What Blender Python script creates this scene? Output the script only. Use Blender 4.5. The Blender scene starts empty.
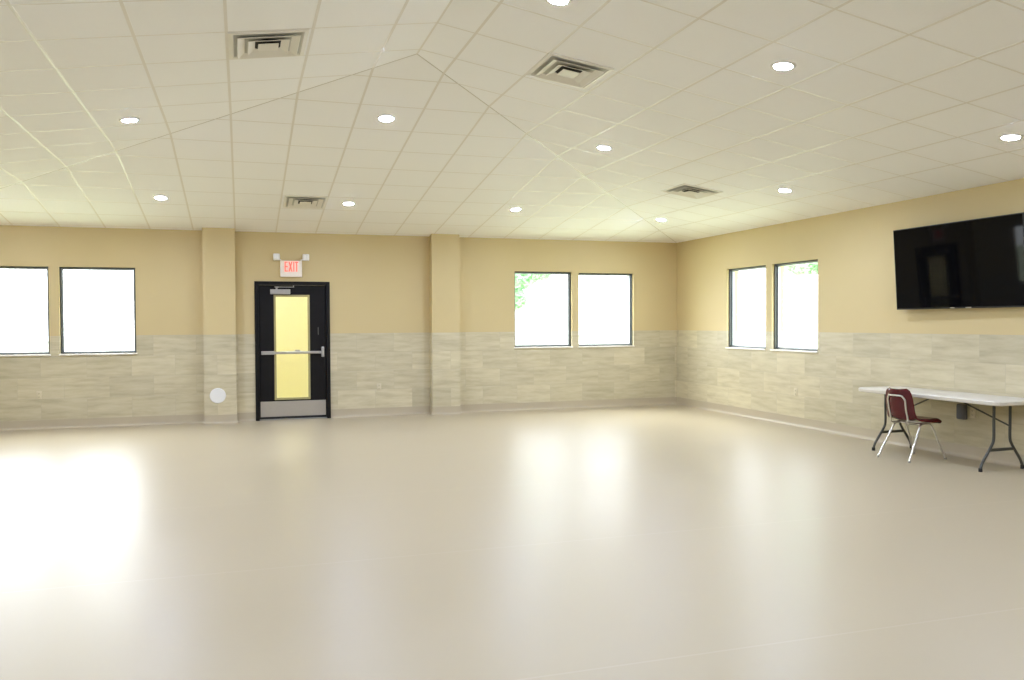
import bpy, bmesh, math, random
from mathutils import Vector, Matrix

random.seed(7)
SC = bpy.context.scene
COL = SC.collection
PI = math.pi
R = math.radians

# ------------------------------------------------------------------ room dimensions (metres)
WL, WR = -6.03, 6.145          # left and right wall faces
H = 2.944                      # wall height at the eaves
ZR = 3.8145                    # ridge height
D = 6.098                      # hip depth
YF = -18.9                     # wall behind the camera
WT = 0.22                      # wall thickness
TILE = 0.6096                  # ceiling module
HW = 1.355                     # tiled wainscot height
BH = 0.135                     # coved base height
SLOPE = (ZR - H) / D


def zc(x, y):
    """ceiling height"""
    a = ZR - (ZR - H) * (x / WR if x > 0 else x / WL)
    b = H + SLOPE * (-y)
    c = H + SLOPE * (y - YF)
    return min(a, b, c)


# ------------------------------------------------------------------ materials
def new_mat(name):
    m = bpy.data.materials.new(name)
    m.use_nodes = True
    nt = m.node_tree
    b = nt.nodes.get('Principled BSDF')
    return m, nt, b


def simple(name, col, rough=0.5, metal=0.0, noise=0.0, nscale=8.0, bump=0.0, bscale=60.0, spec=0.5, coat=0.0):
    m, nt, b = new_mat(name)
    b.inputs['Roughness'].default_value = rough
    b.inputs['Metallic'].default_value = metal
    b.inputs['Specular IOR Level'].default_value = spec
    b.inputs['Coat Weight'].default_value = coat
    b.inputs['Base Color'].default_value = (*col, 1)
    tc = nt.nodes.new('ShaderNodeTexCoord')
    if noise > 0:
        n = nt.nodes.new('ShaderNodeTexNoise')
        n.inputs['Scale'].default_value = nscale
        n.inputs['Detail'].default_value = 4
        nt.links.new(tc.outputs['Object'], n.inputs['Vector'])
        mx = nt.nodes.new('ShaderNodeMix')
        mx.data_type = 'RGBA'
        mx.inputs['A'].default_value = (*[c * (1 - noise) for c in col], 1)
        mx.inputs['B'].default_value = (*[min(1, c * (1 + noise)) for c in col], 1)
        nt.links.new(n.outputs['Fac'], mx.inputs['Factor'])
        nt.links.new(mx.outputs['Result'], b.inputs['Base Color'])
    if bump > 0:
        n2 = nt.nodes.new('ShaderNodeTexNoise')
        n2.inputs['Scale'].default_value = bscale
        n2.inputs['Detail'].default_value = 3
        nt.links.new(tc.outputs['Object'], n2.inputs['Vector'])
        bp = nt.nodes.new('ShaderNodeBump')
        bp.inputs['Strength'].default_value = bump
        bp.inputs['Distance'].default_value = 0.002
        nt.links.new(n2.outputs['Fac'], bp.inputs['Height'])
        nt.links.new(bp.outputs['Normal'], b.inputs['Normal'])
    return m


def emit(name, col, strength):
    m, nt, b = new_mat(name)
    b.inputs['Base Color'].default_value = (*col, 1)
    b.inputs['Emission Color'].default_value = (*col, 1)
    b.inputs['Emission Strength'].default_value = strength
    b.inputs['Roughness'].default_value = 0.4
    return m


def glass(name, tint=(1, 1, 1), refl=0.06):
    m = bpy.data.materials.new(name)
    m.use_nodes = True
    nt = m.node_tree
    nt.nodes.clear()
    o = nt.nodes.new('ShaderNodeOutputMaterial')
    t = nt.nodes.new('ShaderNodeBsdfTransparent')
    t.inputs['Color'].default_value = (*tint, 1)
    g = nt.nodes.new('ShaderNodeBsdfGlossy')
    g.inputs['Roughness'].default_value = 0.02
    f = nt.nodes.new('ShaderNodeFresnel')
    # thin pane: the same reflectance on both faces
    ge = nt.nodes.new('ShaderNodeNewGeometry')
    nt.links.new(mathn(nt, 'MULTIPLY_ADD', ge.outputs['Backfacing'], 1 / 1.45 - 1.45, 1.45), f.inputs['IOR'])
    mx = nt.nodes.new('ShaderNodeMixShader')
    nt.links.new(f.outputs['Fac'], mx.inputs['Fac'])
    nt.links.new(t.outputs['BSDF'], mx.inputs[1])
    nt.links.new(g.outputs['BSDF'], mx.inputs[2])
    nt.links.new(mx.outputs['Shader'], o.inputs['Surface'])
    return m


def mathn(nt, op, a, b=None, c=None):
    n = nt.nodes.new('ShaderNodeMath')
    n.operation = op
    for i, v in enumerate((a, b, c)):
        if v is None:
            continue
        if isinstance(v, (int, float)):
            n.inputs[i].default_value = v
        else:
            nt.links.new(v, n.inputs[i])
    return n.outputs[0]


def mixc(nt, fac, A, B, mode='MIX'):
    n = nt.nodes.new('ShaderNodeMix')
    n.data_type = 'RGBA'
    n.blend_type = mode
    for k, v in (('Factor', fac), ('A', A), ('B', B)):
        s = n.inputs[k]
        if isinstance(v, tuple):
            s.default_value = (*v, 1)
        elif isinstance(v, (int, float)):
            s.default_value = v
        else:
            nt.links.new(v, s)
    return n.outputs['Result']


PAINT = (0.585, 0.468, 0.236)


def wall_material():
    """Tan paint above, travertine-look planks in running bond below."""
    m, nt, b = new_mat('painted_wall_with_tile_wainscot')
    uv = nt.nodes.new('ShaderNodeUVMap')
    sep = nt.nodes.new('ShaderNodeSeparateXYZ')
    nt.links.new(uv.outputs['UV'], sep.inputs['Vector'])
    u, v = sep.outputs['X'], sep.outputs['Y']
    TH, TW = 0.305, 0.61
    vv = mathn(nt, 'SUBTRACT', v, BH)
    row = mathn(nt, 'FLOOR', mathn(nt, 'DIVIDE', vv, TH))
    shift = mathn(nt, 'MULTIPLY', mathn(nt, 'FLOORED_MODULO', row, 2.0), TW / 2)
    uu = mathn(nt, 'ADD', u, shift)
    col = mathn(nt, 'FLOOR', mathn(nt, 'DIVIDE', uu, TW))
    cmb = nt.nodes.new('ShaderNodeCombineXYZ')
    nt.links.new(col, cmb.inputs['X'])
    nt.links.new(row, cmb.inputs['Y'])
    wn = nt.nodes.new('ShaderNodeTexWhiteNoise')
    wn.noise_dimensions = '2D'
    nt.links.new(cmb.outputs['Vector'], wn.inputs['Vector'])
    rnd = wn.outputs['Value']
    # distance to the joints
    fu = mathn(nt, 'FLOORED_MODULO', uu, TW)
    fv = mathn(nt, 'FLOORED_MODULO', vv, TH)
    du = mathn(nt, 'MINIMUM', fu, mathn(nt, 'SUBTRACT', TW, fu))
    dv = mathn(nt, 'MINIMUM', fv, mathn(nt, 'SUBTRACT', TH, fv))
    dj = mathn(nt, 'MINIMUM', du, dv)
    joint = mathn(nt, 'LESS_THAN', dj, 0.0025)
    # streaks along the plank, different in each tile
    p = nt.nodes.new('ShaderNodeCombineXYZ')
    nt.links.new(mathn(nt, 'MULTIPLY', u, 2.2), p.inputs['X'])
    nt.links.new(mathn(nt, 'MULTIPLY', v, 14.0), p.inputs['Y'])
    nt.links.new(mathn(nt, 'MULTIPLY', rnd, 37.0), p.inputs['Z'])
    n = nt.nodes.new('ShaderNodeTexNoise')
    n.inputs['Scale'].default_value = 1.0
    n.inputs['Detail'].default_value = 5
    n.inputs['Roughness'].default_value = 0.6
    n.inputs['Distortion'].default_value = 0.15
    nt.links.new(p.outputs['Vector'], n.inputs['Vector'])
    ramp = nt.nodes.new('ShaderNodeValToRGB')
    e = ramp.color_ramp.elements
    e[0].position, e[0].color = 0.25, (0.50, 0.435, 0.275, 1)
    e[1].position, e[1].color = 0.74, (0.70, 0.63, 0.43, 1)
    k = ramp.color_ramp.elements.new(0.5)
    k.color = (0.62, 0.55, 0.36, 1)
    nt.links.new(n.outputs['Fac'], ramp.inputs['Fac'])
    tone = mathn(nt, 'MULTIPLY_ADD', rnd, 0.17, 0.79)
    hsv = nt.nodes.new('ShaderNodeHueSaturation')
    nt.links.new(ramp.outputs['Color'], hsv.inputs['Color'])
    nt.links.new(tone, hsv.inputs['Value'])
    tile = mixc(nt, mathn(nt, 'MULTIPLY', joint, 0.55), hsv.outputs['Color'], (0.44, 0.39, 0.28))
    is_paint = mathn(nt, 'GREATER_THAN', v, HW)
    n3 = nt.nodes.new('ShaderNodeTexNoise')
    n3.inputs['Scale'].default_value = 1.3
    nt.links.new(uv.outputs['UV'], n3.inputs['Vector'])
    paint = mixc(nt, n3.outputs['Fac'], tuple(c * 0.97 for c in PAINT), tuple(c * 1.03 for c in PAINT))
    c = mixc(nt, is_paint, tile, paint)
    nt.links.new(c, b.inputs['Base Color'])
    ro = mathn(nt, 'MULTIPLY_ADD', is_paint, 0.15, 0.40)
    nt.links.new(ro, b.inputs['Roughness'])
    b.inputs['Specular IOR Level'].default_value = 0.35
    bp = nt.nodes.new('ShaderNodeBump')
    bp.inputs['Strength'].default_value = 0.35
    bp.inputs['Distance'].default_value = 0.004
    hgt = mathn(nt, 'MULTIPLY', mathn(nt, 'SUBTRACT', 1.0, joint), mathn(nt, 'SUBTRACT', 1.0, is_paint))
    nt.links.new(hgt, bp.inputs['Height'])
    nt.links.new(bp.outputs['Normal'], b.inputs['Normal'])
    return m


def floor_material():
    m, nt, b = new_mat('beige_sheet_vinyl')
    tc = nt.nodes.new('ShaderNodeTexCoord')
    sep = nt.nodes.new('ShaderNodeSeparateXYZ')
    nt.links.new(tc.outputs['Object'], sep.inputs['Vector'])
    n = nt.nodes.new('ShaderNodeTexNoise')
    n.inputs['Scale'].default_value = 0.9
    n.inputs['Detail'].default_value = 6
    nt.links.new(tc.outputs['Object'], n.inputs['Vector'])
    n2 = nt.nodes.new('ShaderNodeTexNoise')
    n2.inputs['Scale'].default_value = 140
    n2.inputs['Detail'].default_value = 2
    nt.links.new(tc.outputs['Object'], n2.inputs['Vector'])
    base = mixc(nt, n.outputs['Fac'], FLOOR_A, FLOOR_B)
    base = mixc(nt, mathn(nt, 'MULTIPLY', n2.outputs['Fac'], 0.10), base, (0.42, 0.34, 0.24))
    # welded seams between the 1.89 m wide sheets
    yy = mathn(nt, 'ADD', sep.outputs['Y'], 7.74)
    fm = mathn(nt, 'FLOORED_MODULO', yy, 1.89)
    dd = mathn(nt, 'MINIMUM', fm, mathn(nt, 'SUBTRACT', 1.89, fm))
    seam = mathn(nt, 'LESS_THAN', dd, 0.006)
    base = mixc(nt, mathn(nt, 'MULTIPLY', seam, 0.07), base, (0.80, 0.74, 0.62))
    nt.links.new(base, b.inputs['Base Color'])
    rr = mathn(nt, 'MULTIPLY_ADD', n.outputs['Fac'], 0.10, FLOOR_ROUGH)
    nt.links.new(rr, b.inputs['Roughness'])
    b.inputs['Specular IOR Level'].default_value = 0.25
    bp = nt.nodes.new('ShaderNodeBump')
    bp.inputs['Strength'].default_value = 0.06
    bp.inputs['Distance'].default_value = 0.002
    nt.links.new(n2.outputs['Fac'], bp.inputs['Height'])
    nt.links.new(bp.outputs['Normal'], b.inputs['Normal'])
    return m


FLOOR_A, FLOOR_B = (0.402, 0.338, 0.216), (0.448, 0.378, 0.247)
FLOOR_ROUGH = 0.31
WARM = (0.83, 0.968, 1.36)

M = {}
M['wall'] = wall_material()
M['floor'] = floor_material()
M['reveal'] = simple('reveal_paint', (0.74, 0.68, 0.52), 0.5, noise=0.03)
M['base'] = simple('coved_base_vinyl', (0.455, 0.385, 0.262), 0.46, noise=0.06, nscale=3)
M['ceil'] = simple('acoustic_tile', (0.92, 0.92, 0.915), 0.85, noise=0.03, nscale=220, bump=0.25, bscale=320)
M['tbar'] = simple('painted_grid_bar', (0.77, 0.74, 0.68), 0.37, noise=0.02, spec=0.45)
M['joint'] = simple('joint_shade_paint', (0.55, 0.52, 0.45), 0.3, noise=0.03)
M['bronze'] = simple('dark_window_metal', (0.06, 0.065, 0.06), 0.35, metal=0.3, noise=0.1)
M['sash'] = simple('grey_window_metal', (0.42, 0.45, 0.46), 0.35, metal=0.4, noise=0.05)
M['sill'] = simple('pale_sill', (0.80, 0.77, 0.66), 0.35, noise=0.03)
M['glass'] = glass('window_glass')
M['doorblack'] = simple('black_door_paint', (0.0085, 0.0075, 0.007), 0.42, noise=0.15, spec=0.18)
M['alu'] = simple('brushed_aluminium', (0.52, 0.49, 0.43), 0.38, metal=0.85, noise=0.06, nscale=30)
M['alusatin'] = simple('painted_silver', (0.37, 0.355, 0.315), 0.45, metal=0.2, noise=0.04)
M['liteframe'] = simple('lite_frame', (0.35, 0.31, 0.14), 0.45, noise=0.1)
M['yellow'] = simple('vestibule_yellow', (0.90, 0.88, 0.65), 0.6, noise=0.03)
M['white'] = simple('white_plastic', (0.78, 0.77, 0.72), 0.42, noise=0.02)
M['ivory'] = simple('ivory_plastic', (0.62, 0.55, 0.37), 0.42, noise=0.02)
M['signbox'] = simple('exit_sign_housing', (0.86, 0.78, 0.66), 0.5, noise=0.02)
M['exitred'] = emit('exit_letters_red', (1.0, 0.13, 0.085), 0.85)
M['lampglass'] = simple('lamp_head_lens', (0.85, 0.84, 0.80), 0.15, noise=0.02)
M['lens'] = emit('downlight_lens', WARM, 570.0)
M['vestglow'] = emit('added_vestibule_emitter', (1.0, 1.0, 0.92), 95.0)
M['vent'] = simple('vent_white_metal', (0.80, 0.775, 0.70), 0.42, noise=0.02)
M['ventgrey'] = simple('vent_plenum_grey', (0.55, 0.54, 0.49), 0.6, noise=0.04)
M['dark'] = simple('recess_shade_paint', (0.03, 0.028, 0.025), 0.8, noise=0.2)
M['tvscreen'] = simple('tv_screen', (0.003, 0.003, 0.0033), 0.04, noise=0.1, spec=0.10)
M['tvbezel'] = simple('tv_bezel', (0.006, 0.006, 0.006), 0.28, noise=0.1)
M['tabletop'] = simple('table_plastic', (0.67, 0.625, 0.515), 0.42, noise=0.03, nscale=40, bump=0.15, bscale=200)
M['gunmetal'] = simple('table_leg_steel', (0.075, 0.075, 0.062), 0.40, metal=0.4, noise=0.1)
M['rubber'] = simple('black_rubber', (0.012, 0.011, 0.010), 0.6, noise=0.2)
M['maroon'] = simple('maroon_plastic', (0.085, 0.009, 0.011), 0.16, noise=0.12, nscale=14, spec=0.4)
M['chrome'] = simple('chrome_tube', (0.74, 0.72, 0.66), 0.30, metal=1.0, noise=0.03)
M['greybox'] = simple('grey_plastic_box', (0.12, 0.12, 0.128), 0.5, noise=0.08)
M['bark'] = simple('bark', (0.20, 0.15, 0.10), 0.9, noise=0.3, nscale=12, bump=0.6, bscale=20)
M['lawn'] = simple('lawn', (0.40, 0.45, 0.30), 0.95, noise=0.2, nscale=2.0, bump=0.5, bscale=30)


def leaf_mat():
    m, nt, b = new_mat('tree_leaf')
    b.inputs['Base Color'].default_value = (0.16, 0.34, 0.14, 1)
    b.inputs['Roughness'].default_value = 0.6
    info = nt.nodes.new('ShaderNodeTexCoord')
    n = nt.nodes.new('ShaderNodeTexNoise')
    n.inputs['Scale'].default_value = 3
    nt.links.new(info.outputs['Object'], n.inputs['Vector'])
    c = mixc(nt, n.outputs['Fac'], (0.38, 0.58, 0.38), (0.52, 0.74, 0.52))
    nt.links.new(c, b.inputs['Base Color'])
    tr = nt.nodes.new('ShaderNodeBsdfTranslucent')
    nt.links.new(c, tr.inputs['Color'])
    mx = nt.nodes.new('ShaderNodeMixShader')
    mx.inputs['Fac'].default_value = 0.45
    out = nt.nodes['Material Output']
    nt.links.new(b.outputs['BSDF'], mx.inputs[1])
    nt.links.new(tr.outputs['BSDF'], mx.inputs[2])
    nt.links.new(mx.outputs['Shader'], out.inputs['Surface'])
    return m


M['leaf'] = leaf_mat()


# ------------------------------------------------------------------ mesh building
class MB:
    """collects shapes, links them as ONE mesh object"""

    def __init__(self):
        self.bm = bmesh.new()

    def face(self, pts):
        try:
            return self.bm.faces.new([self.bm.verts.new(p) for p in pts])
        except ValueError:
            return None

    def box(self, lo, hi, bev=0.0, seg=2, mat=None):
        t = bmesh.new()
        bmesh.ops.create_cube(t, size=1)
        s = Vector(hi) - Vector(lo)
        c = (Vector(hi) + Vector(lo)) / 2
        for v in t.verts:
            v.co = Vector((v.co.x * s.x, v.co.y * s.y, v.co.z * s.z)) + c
        if bev > 0:
            bmesh.ops.bevel(t, geom=t.edges[:], offset=min(bev, min(abs(a) for a in s) * 0.45), segments=seg, profile=0.5, affect='EDGES')
        self.merge(t, mat)
        return self

    def merge(self, t, mat=None):
        if mat is not None:
            bmesh.ops.transform(t, matrix=mat, verts=t.verts)
        me = bpy.data.meshes.new('tmp')
        t.to_mesh(me)
        t.free()
        self.bm.from_mesh(me)
        bpy.data.meshes.remove(me)

    def tube(self, path, r, n=12, cap=True, flat=None):
        """tube along a polyline with parallel transported rings; flat=(a,b) gives an oval section"""
        P = [Vector(p) for p in path]
        rings = []
        prev = None
        for i, p in enumerate(P):
            d = (P[min(i + 1, len(P) - 1)] - P[max(i - 1, 0)]).normalized()
            if prev is None:
                a = Vector((0, 0, 1)) if abs(d.z) < 0.9 else Vector((1, 0, 0))
                u = (a - d * a.dot(d)).normalized()
            else:
                u = (prev - d * prev.dot(d)).normalized()
            prev = u
            w = d.cross(u)
            ru, rw = (r, r) if flat is None else flat
            rings.append([self.bm.verts.new(p + u * (ru * math.cos(2 * PI * k / n)) + w * (rw * math.sin(2 * PI * k / n))) for k in range(n)])
        for a, b in zip(rings, rings[1:]):
            for k in range(n):
                self.bm.faces.new((a[k], a[(k + 1) % n], b[(k + 1) % n], b[k]))
        if cap:
            self.bm.faces.new(rings[0][::-1])
            self.bm.faces.new(rings[-1])
        return self

    def lathe(self, prof, n=32, mat=None):
        """prof: list of (r, z)"""
        t = bmesh.new()
        rings = []
        for r, z in prof:
            if r < 1e-6:
                rings.append([t.verts.new((0, 0, z))])
            else:
                rings.append([t.verts.new((r * math.cos(2 * PI * k / n), r * math.sin(2 * PI * k / n), z)) for k in range(n)])
        for a, b in zip(rings, rings[1:]):
            for k in range(n):
                k2 = (k + 1) % n
                if len(a) == 1 and len(b) == 1:
                    continue
                if len(a) == 1:
                    t.faces.new((a[0], b[k2], b[k]))
                elif len(b) == 1:
                    t.faces.new((a[k], a[k2], b[0]))
                else:
                    t.faces.new((a[k], a[k2], b[k2], b[k]))
        bmesh.ops.recalc_face_normals(t, faces=t.faces)
        self.merge(t, mat)
        return self

    def build(self, name, mat, parent=None, smooth=False, loc=None, recalc=True, angle=40):
        if recalc:
            bmesh.ops.recalc_face_normals(self.bm, faces=self.bm.faces)
        me = bpy.data.meshes.new(name)
        self.bm.to_mesh(me)
        self.bm.free()
        me.materials.append(mat)
        if smooth:
            me.polygons.foreach_set('use_smooth', [True] * len(me.polygons))
            me.set_sharp_from_angle(angle=R(angle))
        o = bpy.data.objects.new(name, me)
        COL.objects.link(o)
        if parent is not None:
            o.parent = parent
        if loc is not None:
            o.location = loc
        return o


def empty(name, loc, rot=None):
    o = bpy.data.objects.new(name, None)
    o.empty_display_size = 0.2
    COL.objects.link(o)
    o.location = loc
    if rot is not None:
        o.rotation_mode = 'QUATERNION'
        o.rotation_quaternion = rot
    return o


def tag(o, label=None, cat=None, group=None, kind=None):
    if label:
        o['label'] = label
    if cat:
        o['category'] = cat
    if group:
        o['group'] = group
    if kind:
        o['kind'] = kind
    return o


def struct(o, label=None):
    o['kind'] = 'structure'
    if label:
        o['label'] = label
    return o


def copy_tree(o, parent=None):
    c = o.copy()
    COL.objects.link(c)
    if parent is not None:
        c.parent = parent
    for ch in list(o.children):
        copy_tree(ch, c)
    return c


def arc(c, r, a0, a1, n, plane='xz'):
    out = []
    for i in range(n + 1):
        a = R(a0 + (a1 - a0) * i / n)
        u, v = r * math.cos(a), r * math.sin(a)
        out.append(Vector((c[0] + u, c[1], c[2] + v)) if plane == 'xz' else Vector((c[0], c[1] + u, c[2] + v)))
    return out


def smooth_path(pts, n=8):
    """Catmull-Rom through points"""
    P = [Vector(p) for p in pts]
    P = [P[0] * 2 - P[1]] + P + [P[-1] * 2 - P[-2]]
    out = []
    for i in range(1, len(P) - 2):
        for k in range(n):
            t = k / n
            a, b, c, d = P[i - 1], P[i], P[i + 1], P[i + 2]
            out.append(0.5 * ((2 * b) + (c - a) * t + (2 * a - 5 * b + 4 * c - d) * t * t + (3 * b - a - 3 * c + d) * t ** 3))
    out.append(P[-2])
    return out


# ------------------------------------------------------------------ the shell
# openings: (u0, u1, z0, z1)
WZ0, WZ1 = 1.085, 2.365
WIN_BACK = [(-5.185, -4.145), (-4.010, -2.980), (3.015, 4.075), (4.205, 5.268)]
TOP_BACK = [WZ1, WZ1, 2.390, 2.378]
WIN_RIGHT = [(-2.545, -1.550), (-3.672, -2.690)]
DOOR = (-1.225, -0.150, 0.0, 2.14)


def wall_mesh(name, u0, u1, z1, holes, to_world, depth_dir, umap):
    """A wall in (u, z): room face, outer face, reveals round the holes and edge faces; UV = metres along the wall, height."""
    us = sorted({u0, u1, *[h[0] for h in holes], *[h[1] for h in holes]})
    zs = sorted({0.0, z1, *[h[2] for h in holes], *[h[3] for h in holes]})
    bm = bmesh.new()
    uvl = bm.loops.layers.uv.new('UVMap')

    def add(pts):
        f = bm.faces.new([bm.verts.new(to_world(u, z, d)) for u, z, d in pts])
        for lp, (u, z, d) in zip(f.loops, pts):
            lp[uvl].uv = (umap(u, d), z)
        return f

    def inhole(a, b, c, e):
        mu, mz = (a + b) / 2, (c + e) / 2
        return any(h[0] < mu < h[1] and h[2] < mz < h[3] for h in holes)

    for a, b in zip(us, us[1:]):
        for c, e in zip(zs, zs[1:]):
            if inhole(a, b, c, e):
                continue
            add([(a, c, 0), (b, c, 0), (b, e, 0), (a, e, 0)])
            add([(a, c, WT), (a, e, WT), (b, e, WT), (b, c, WT)])
    for h in holes:
        a, b, c, e = h
        add([(a, c, 0), (a, e, 0), (a, e, WT), (a, c, WT)])
        add([(b, c, 0), (b, c, WT), (b, e, WT), (b, e, 0)])
        add([(a, e, 0), (b, e, 0), (b, e, WT), (a, e, WT)])
        if c > 0.001:
            add([(a, c, 0), (a, c, WT), (b, c, WT), (b, c, 0)])
    add([(u0, 0, 0), (u0, z1, 0), (u0, z1, WT), (u0, 0, WT)])
    add([(u1, 0, 0), (u1, 0, WT), (u1, z1, WT), (u1, z1, 0)])
    add([(u0, z1, 0), (u1, z1, 0), (u1, z1, WT), (u0, z1, WT)])
    me = bpy.data.meshes.new(name)
    bmesh.ops.remove_doubles(bm, verts=bm.verts, dist=1e-5)
    bmesh.ops.recalc_face_normals(bm, faces=bm.faces)
    bm.to_mesh(me)
    bm.free()
    me.materials.append(M['wall'])
    o = bpy.data.objects.new(name, me)
    COL.objects.link(o)
    return struct(o)


ZT = H + 0.02
wall_mesh('wall_back', WL, WR, ZT, [(a, b, WZ0, t) for (a, b), t in zip(WIN_BACK, TOP_BACK)] + [DOOR],
          lambda u, z, d: (u, d, z), None, lambda u, d: u + d)
wall_mesh('wall_right', YF, 0.0, ZT, [(a, b, WZ0, WZ1) for a, b in WIN_RIGHT],
          lambda u, z, d: (WR + d, u, z), None, lambda u, d: WR - u + 0.2 + d)
wall_mesh('wall_left', YF, 0.0, ZT, [], lambda u, z, d: (WL - d, u, z), None, lambda u, d: u + 0.31 + d)
wall_mesh('wall_front', WL, WR, ZT, [], lambda u, z, d: (u, YF - d, z), None, lambda u, d: u + d)

fl = MB()
fl.box((WL - WT, YF - WT, -0.12), (WR + WT, WT, 0.0))
struct(fl.build('floor', M['floor']))

# pilasters on the back wall
PD = 0.18
PIL = [(-2.023, -1.553), (1.521, 1.992)]
for i, (a, b) in enumerate(PIL):
    bm = bmesh.new()
    uvl = bm.loops.layers.uv.new('UVMap')
    zt = H + SLOPE * PD + 0.004
    prof = [(a, -0.0), (a, -PD), (b, -PD), (b, -0.0)]
    run = a - PD
    for (p, q) in zip(prof, prof[1:]):
        L = math.hypot(q[0] - p[0], q[1] - p[1])
        f = bm.faces.new([bm.verts.new((p[0], p[1], 0)), bm.verts.new((q[0], q[1], 0)),
                          bm.verts.new((q[0], q[1], H + SLOPE * -q[1] + 0.003)), bm.verts.new((p[0], p[1], H + SLOPE * -p[1] + 0.003))])
        for lp, uvv in zip(f.loops, [(run, 0), (run + L, 0), (run + L, zt), (run, zt)]):
            lp[uvl].uv = uvv
        run += L
    bmesh.ops.remove_doubles(bm, verts=bm.verts, dist=1e-5)
    bmesh.ops.recalc_face_normals(bm, faces=bm.faces)
    me = bpy.data.meshes.new('wall_pilaster')
    bm.to_mesh(me)
    bm.free()
    me.materials.append(M['wall'])
    o = bpy.data.objects.new('wall_pilaster', me)
    COL.objects.link(o)
    struct(o, ['tan pilaster with tiled foot beside the black exit door', 'tan pilaster with tiled foot between exit door and windows'][i])


# coved base: profile (out from wall, z) swept along a polyline in plan
def cove(name, path, normals_left=True):
    prof = [(0.0, BH), (0.005, BH), (0.006, 0.045), (0.010, 0.026), (0.020, 0.011), (0.036, 0.003), (0.046, 0.0005), (0.0, 0.0)]
    bm = bmesh.new()
    P = [Vector((p[0], p[1], 0)) for p in path]
    rows = []
    for i, p in enumerate(P):
        d0 = (p - P[i - 1]).normalized() if i > 0 else None
        d1 = (P[i + 1] - p).normalized() if i < len(P) - 1 else None
        n0 = Vector((-d0.y, d0.x, 0)) if d0 else None
        n1 = Vector((-d1.y, d1.x, 0)) if d1 else None
        if n0 and n1:
            m = (n0 + n1)
            m = m / max(1e-6, m.dot(n0))
        else:
            m = n0 or n1
        rows.append([bm.verts.new(p + m * o + Vector((0, 0, z))) for o, z in prof])
    for a, b in zip(rows, rows[1:]):
        for k in range(len(prof)):
            k2 = (k + 1) % len(prof)
            bm.faces.new((a[k], a[k2], b[k2], b[k]))
    bm.faces.new(rows[0])
    bm.faces.new(rows[-1][::-1])
    bmesh.ops.recalc_face_normals(bm, faces=bm.faces)
    me = bpy.data.meshes.new(name)
    bm.to_mesh(me)
    bm.free()
    me.materials.append(M['base'])
    me.polygons.foreach_set('use_smooth', [True] * len(me.polygons))
    me.set_sharp_from_angle(angle=R(50))
    o = bpy.data.objects.new(name, me)
    COL.objects.link(o)
    return struct(o)


# interior must lie on the left of the direction of travel
cove('baseboard_back', [(DOOR[0] - 0.05, 0), (PIL[0][1], 0), (PIL[0][1], -PD), (PIL[0][0], -PD), (PIL[0][0], 0), (WL, 0)])
cove('baseboard_back_right', [(WR, 0), (PIL[1][1], 0), (PIL[1][1], -PD), (PIL[1][0], -PD), (PIL[1][0], 0), (DOOR[1] + 0.045, 0)])
cove('baseboard_right', [(WR, YF), (WR, 0)])
cove('baseboard_left', [(WL, 0), (WL, YF)])
cove('baseboard_front', [(WL, YF), (WR, YF)])

# ceiling: hipped, one mesh (tiles), with the grid of bars as its child
xr = 0.0
CE = 0.05
yA, yB = -D, YF + D
bm = bmesh.new()


def cv(x, y, z, t=0.0):
    return bm.verts.new((x, y, z + t))


for t in (0.0, CE):
    A = cv(xr, yA, ZR, t); B = cv(xr, yB, ZR, t)
    BL = cv(WL, 0, H, t); BR = cv(WR, 0, H, t); FL_ = cv(WL, YF, H, t); FR = cv(WR, YF, H, t)
    bm.faces.new((BL, BR, A))
    bm.faces.new((BR, FR, B, A))
    bm.faces.new((FL_, BL, A, B))
    bm.faces.new((FR, FL_, B))
    if t == 0.0:
        lower = (BL, BR, FR, FL_)
    else:
        up = (BL, BR, FR, FL_)
for k in range(4):
    bm.faces.new((lower[k], lower[(k + 1) % 4], up[(k + 1) % 4], up[k]))
bmesh.ops.recalc_face_normals(bm, faces=bm.faces)
me = bpy.data.meshes.new('ceiling')
bm.to_mesh(me); bm.free()
me.materials.append(M['ceil'])
ceiling = bpy.data.objects.new('ceiling', me)
COL.objects.link(ceiling)
struct(ceiling)

TR = 0.627                     # the right slope's tiles come out slightly wider
XL_ = [-0.02 - (k + 0.5) * TILE for k in range(0, 10) if -0.02 - (k + 0.5) * TILE > WL + 0.05] + [(k + 0.5) * TR for k in range(0, 9) if (k + 0.5) * TR < WR - 0.02]
SKEW = 0.055                   # its cross bars run slightly off square
Y0 = -0.12
YL_ = [Y0 - k * TILE for k in range(0, 31) if Y0 - k * TILE > YF + 0.05]
gb = MB()


def bar(p, q, w=0.022, drop=0.0012):
    """flat bar hanging just below the ceiling from p to q (both on the ceiling)"""
    p, q = Vector(p), Vector(q)
    d = (q - p).normalized()
    s = Vector((0, 0, 1)).cross(d)
    # lateral direction follows the ceiling plane at the middle
    m = (p + q) / 2
    s = s.normalized()
    a = m + s * 0.03
    b = m - s * 0.03
    s = Vector((a.x, a.y, zc(a.x, a.y))) - Vector((b.x, b.y, zc(b.x, b.y)))
    s.normalize()
    n = d.cross(s)
    if n.z > 0:
        n = -n
    t = bmesh.new()
    vs = []
    for e in (p, q):
        for (su, dn) in ((-1, -0.002), (1, -0.002), (1, drop), (-1, drop)):
            vs.append(t.verts.new(e + s * (su * w / 2) + n * dn))
    for f in ((0, 1, 2, 3), (7, 6, 5, 4), (0, 4, 5, 1), (1, 5, 6, 2), (2, 6, 7, 3), (3, 7, 4, 0)):
        t.faces.new([vs[i] for i in f])
    gb.merge(t)


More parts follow.
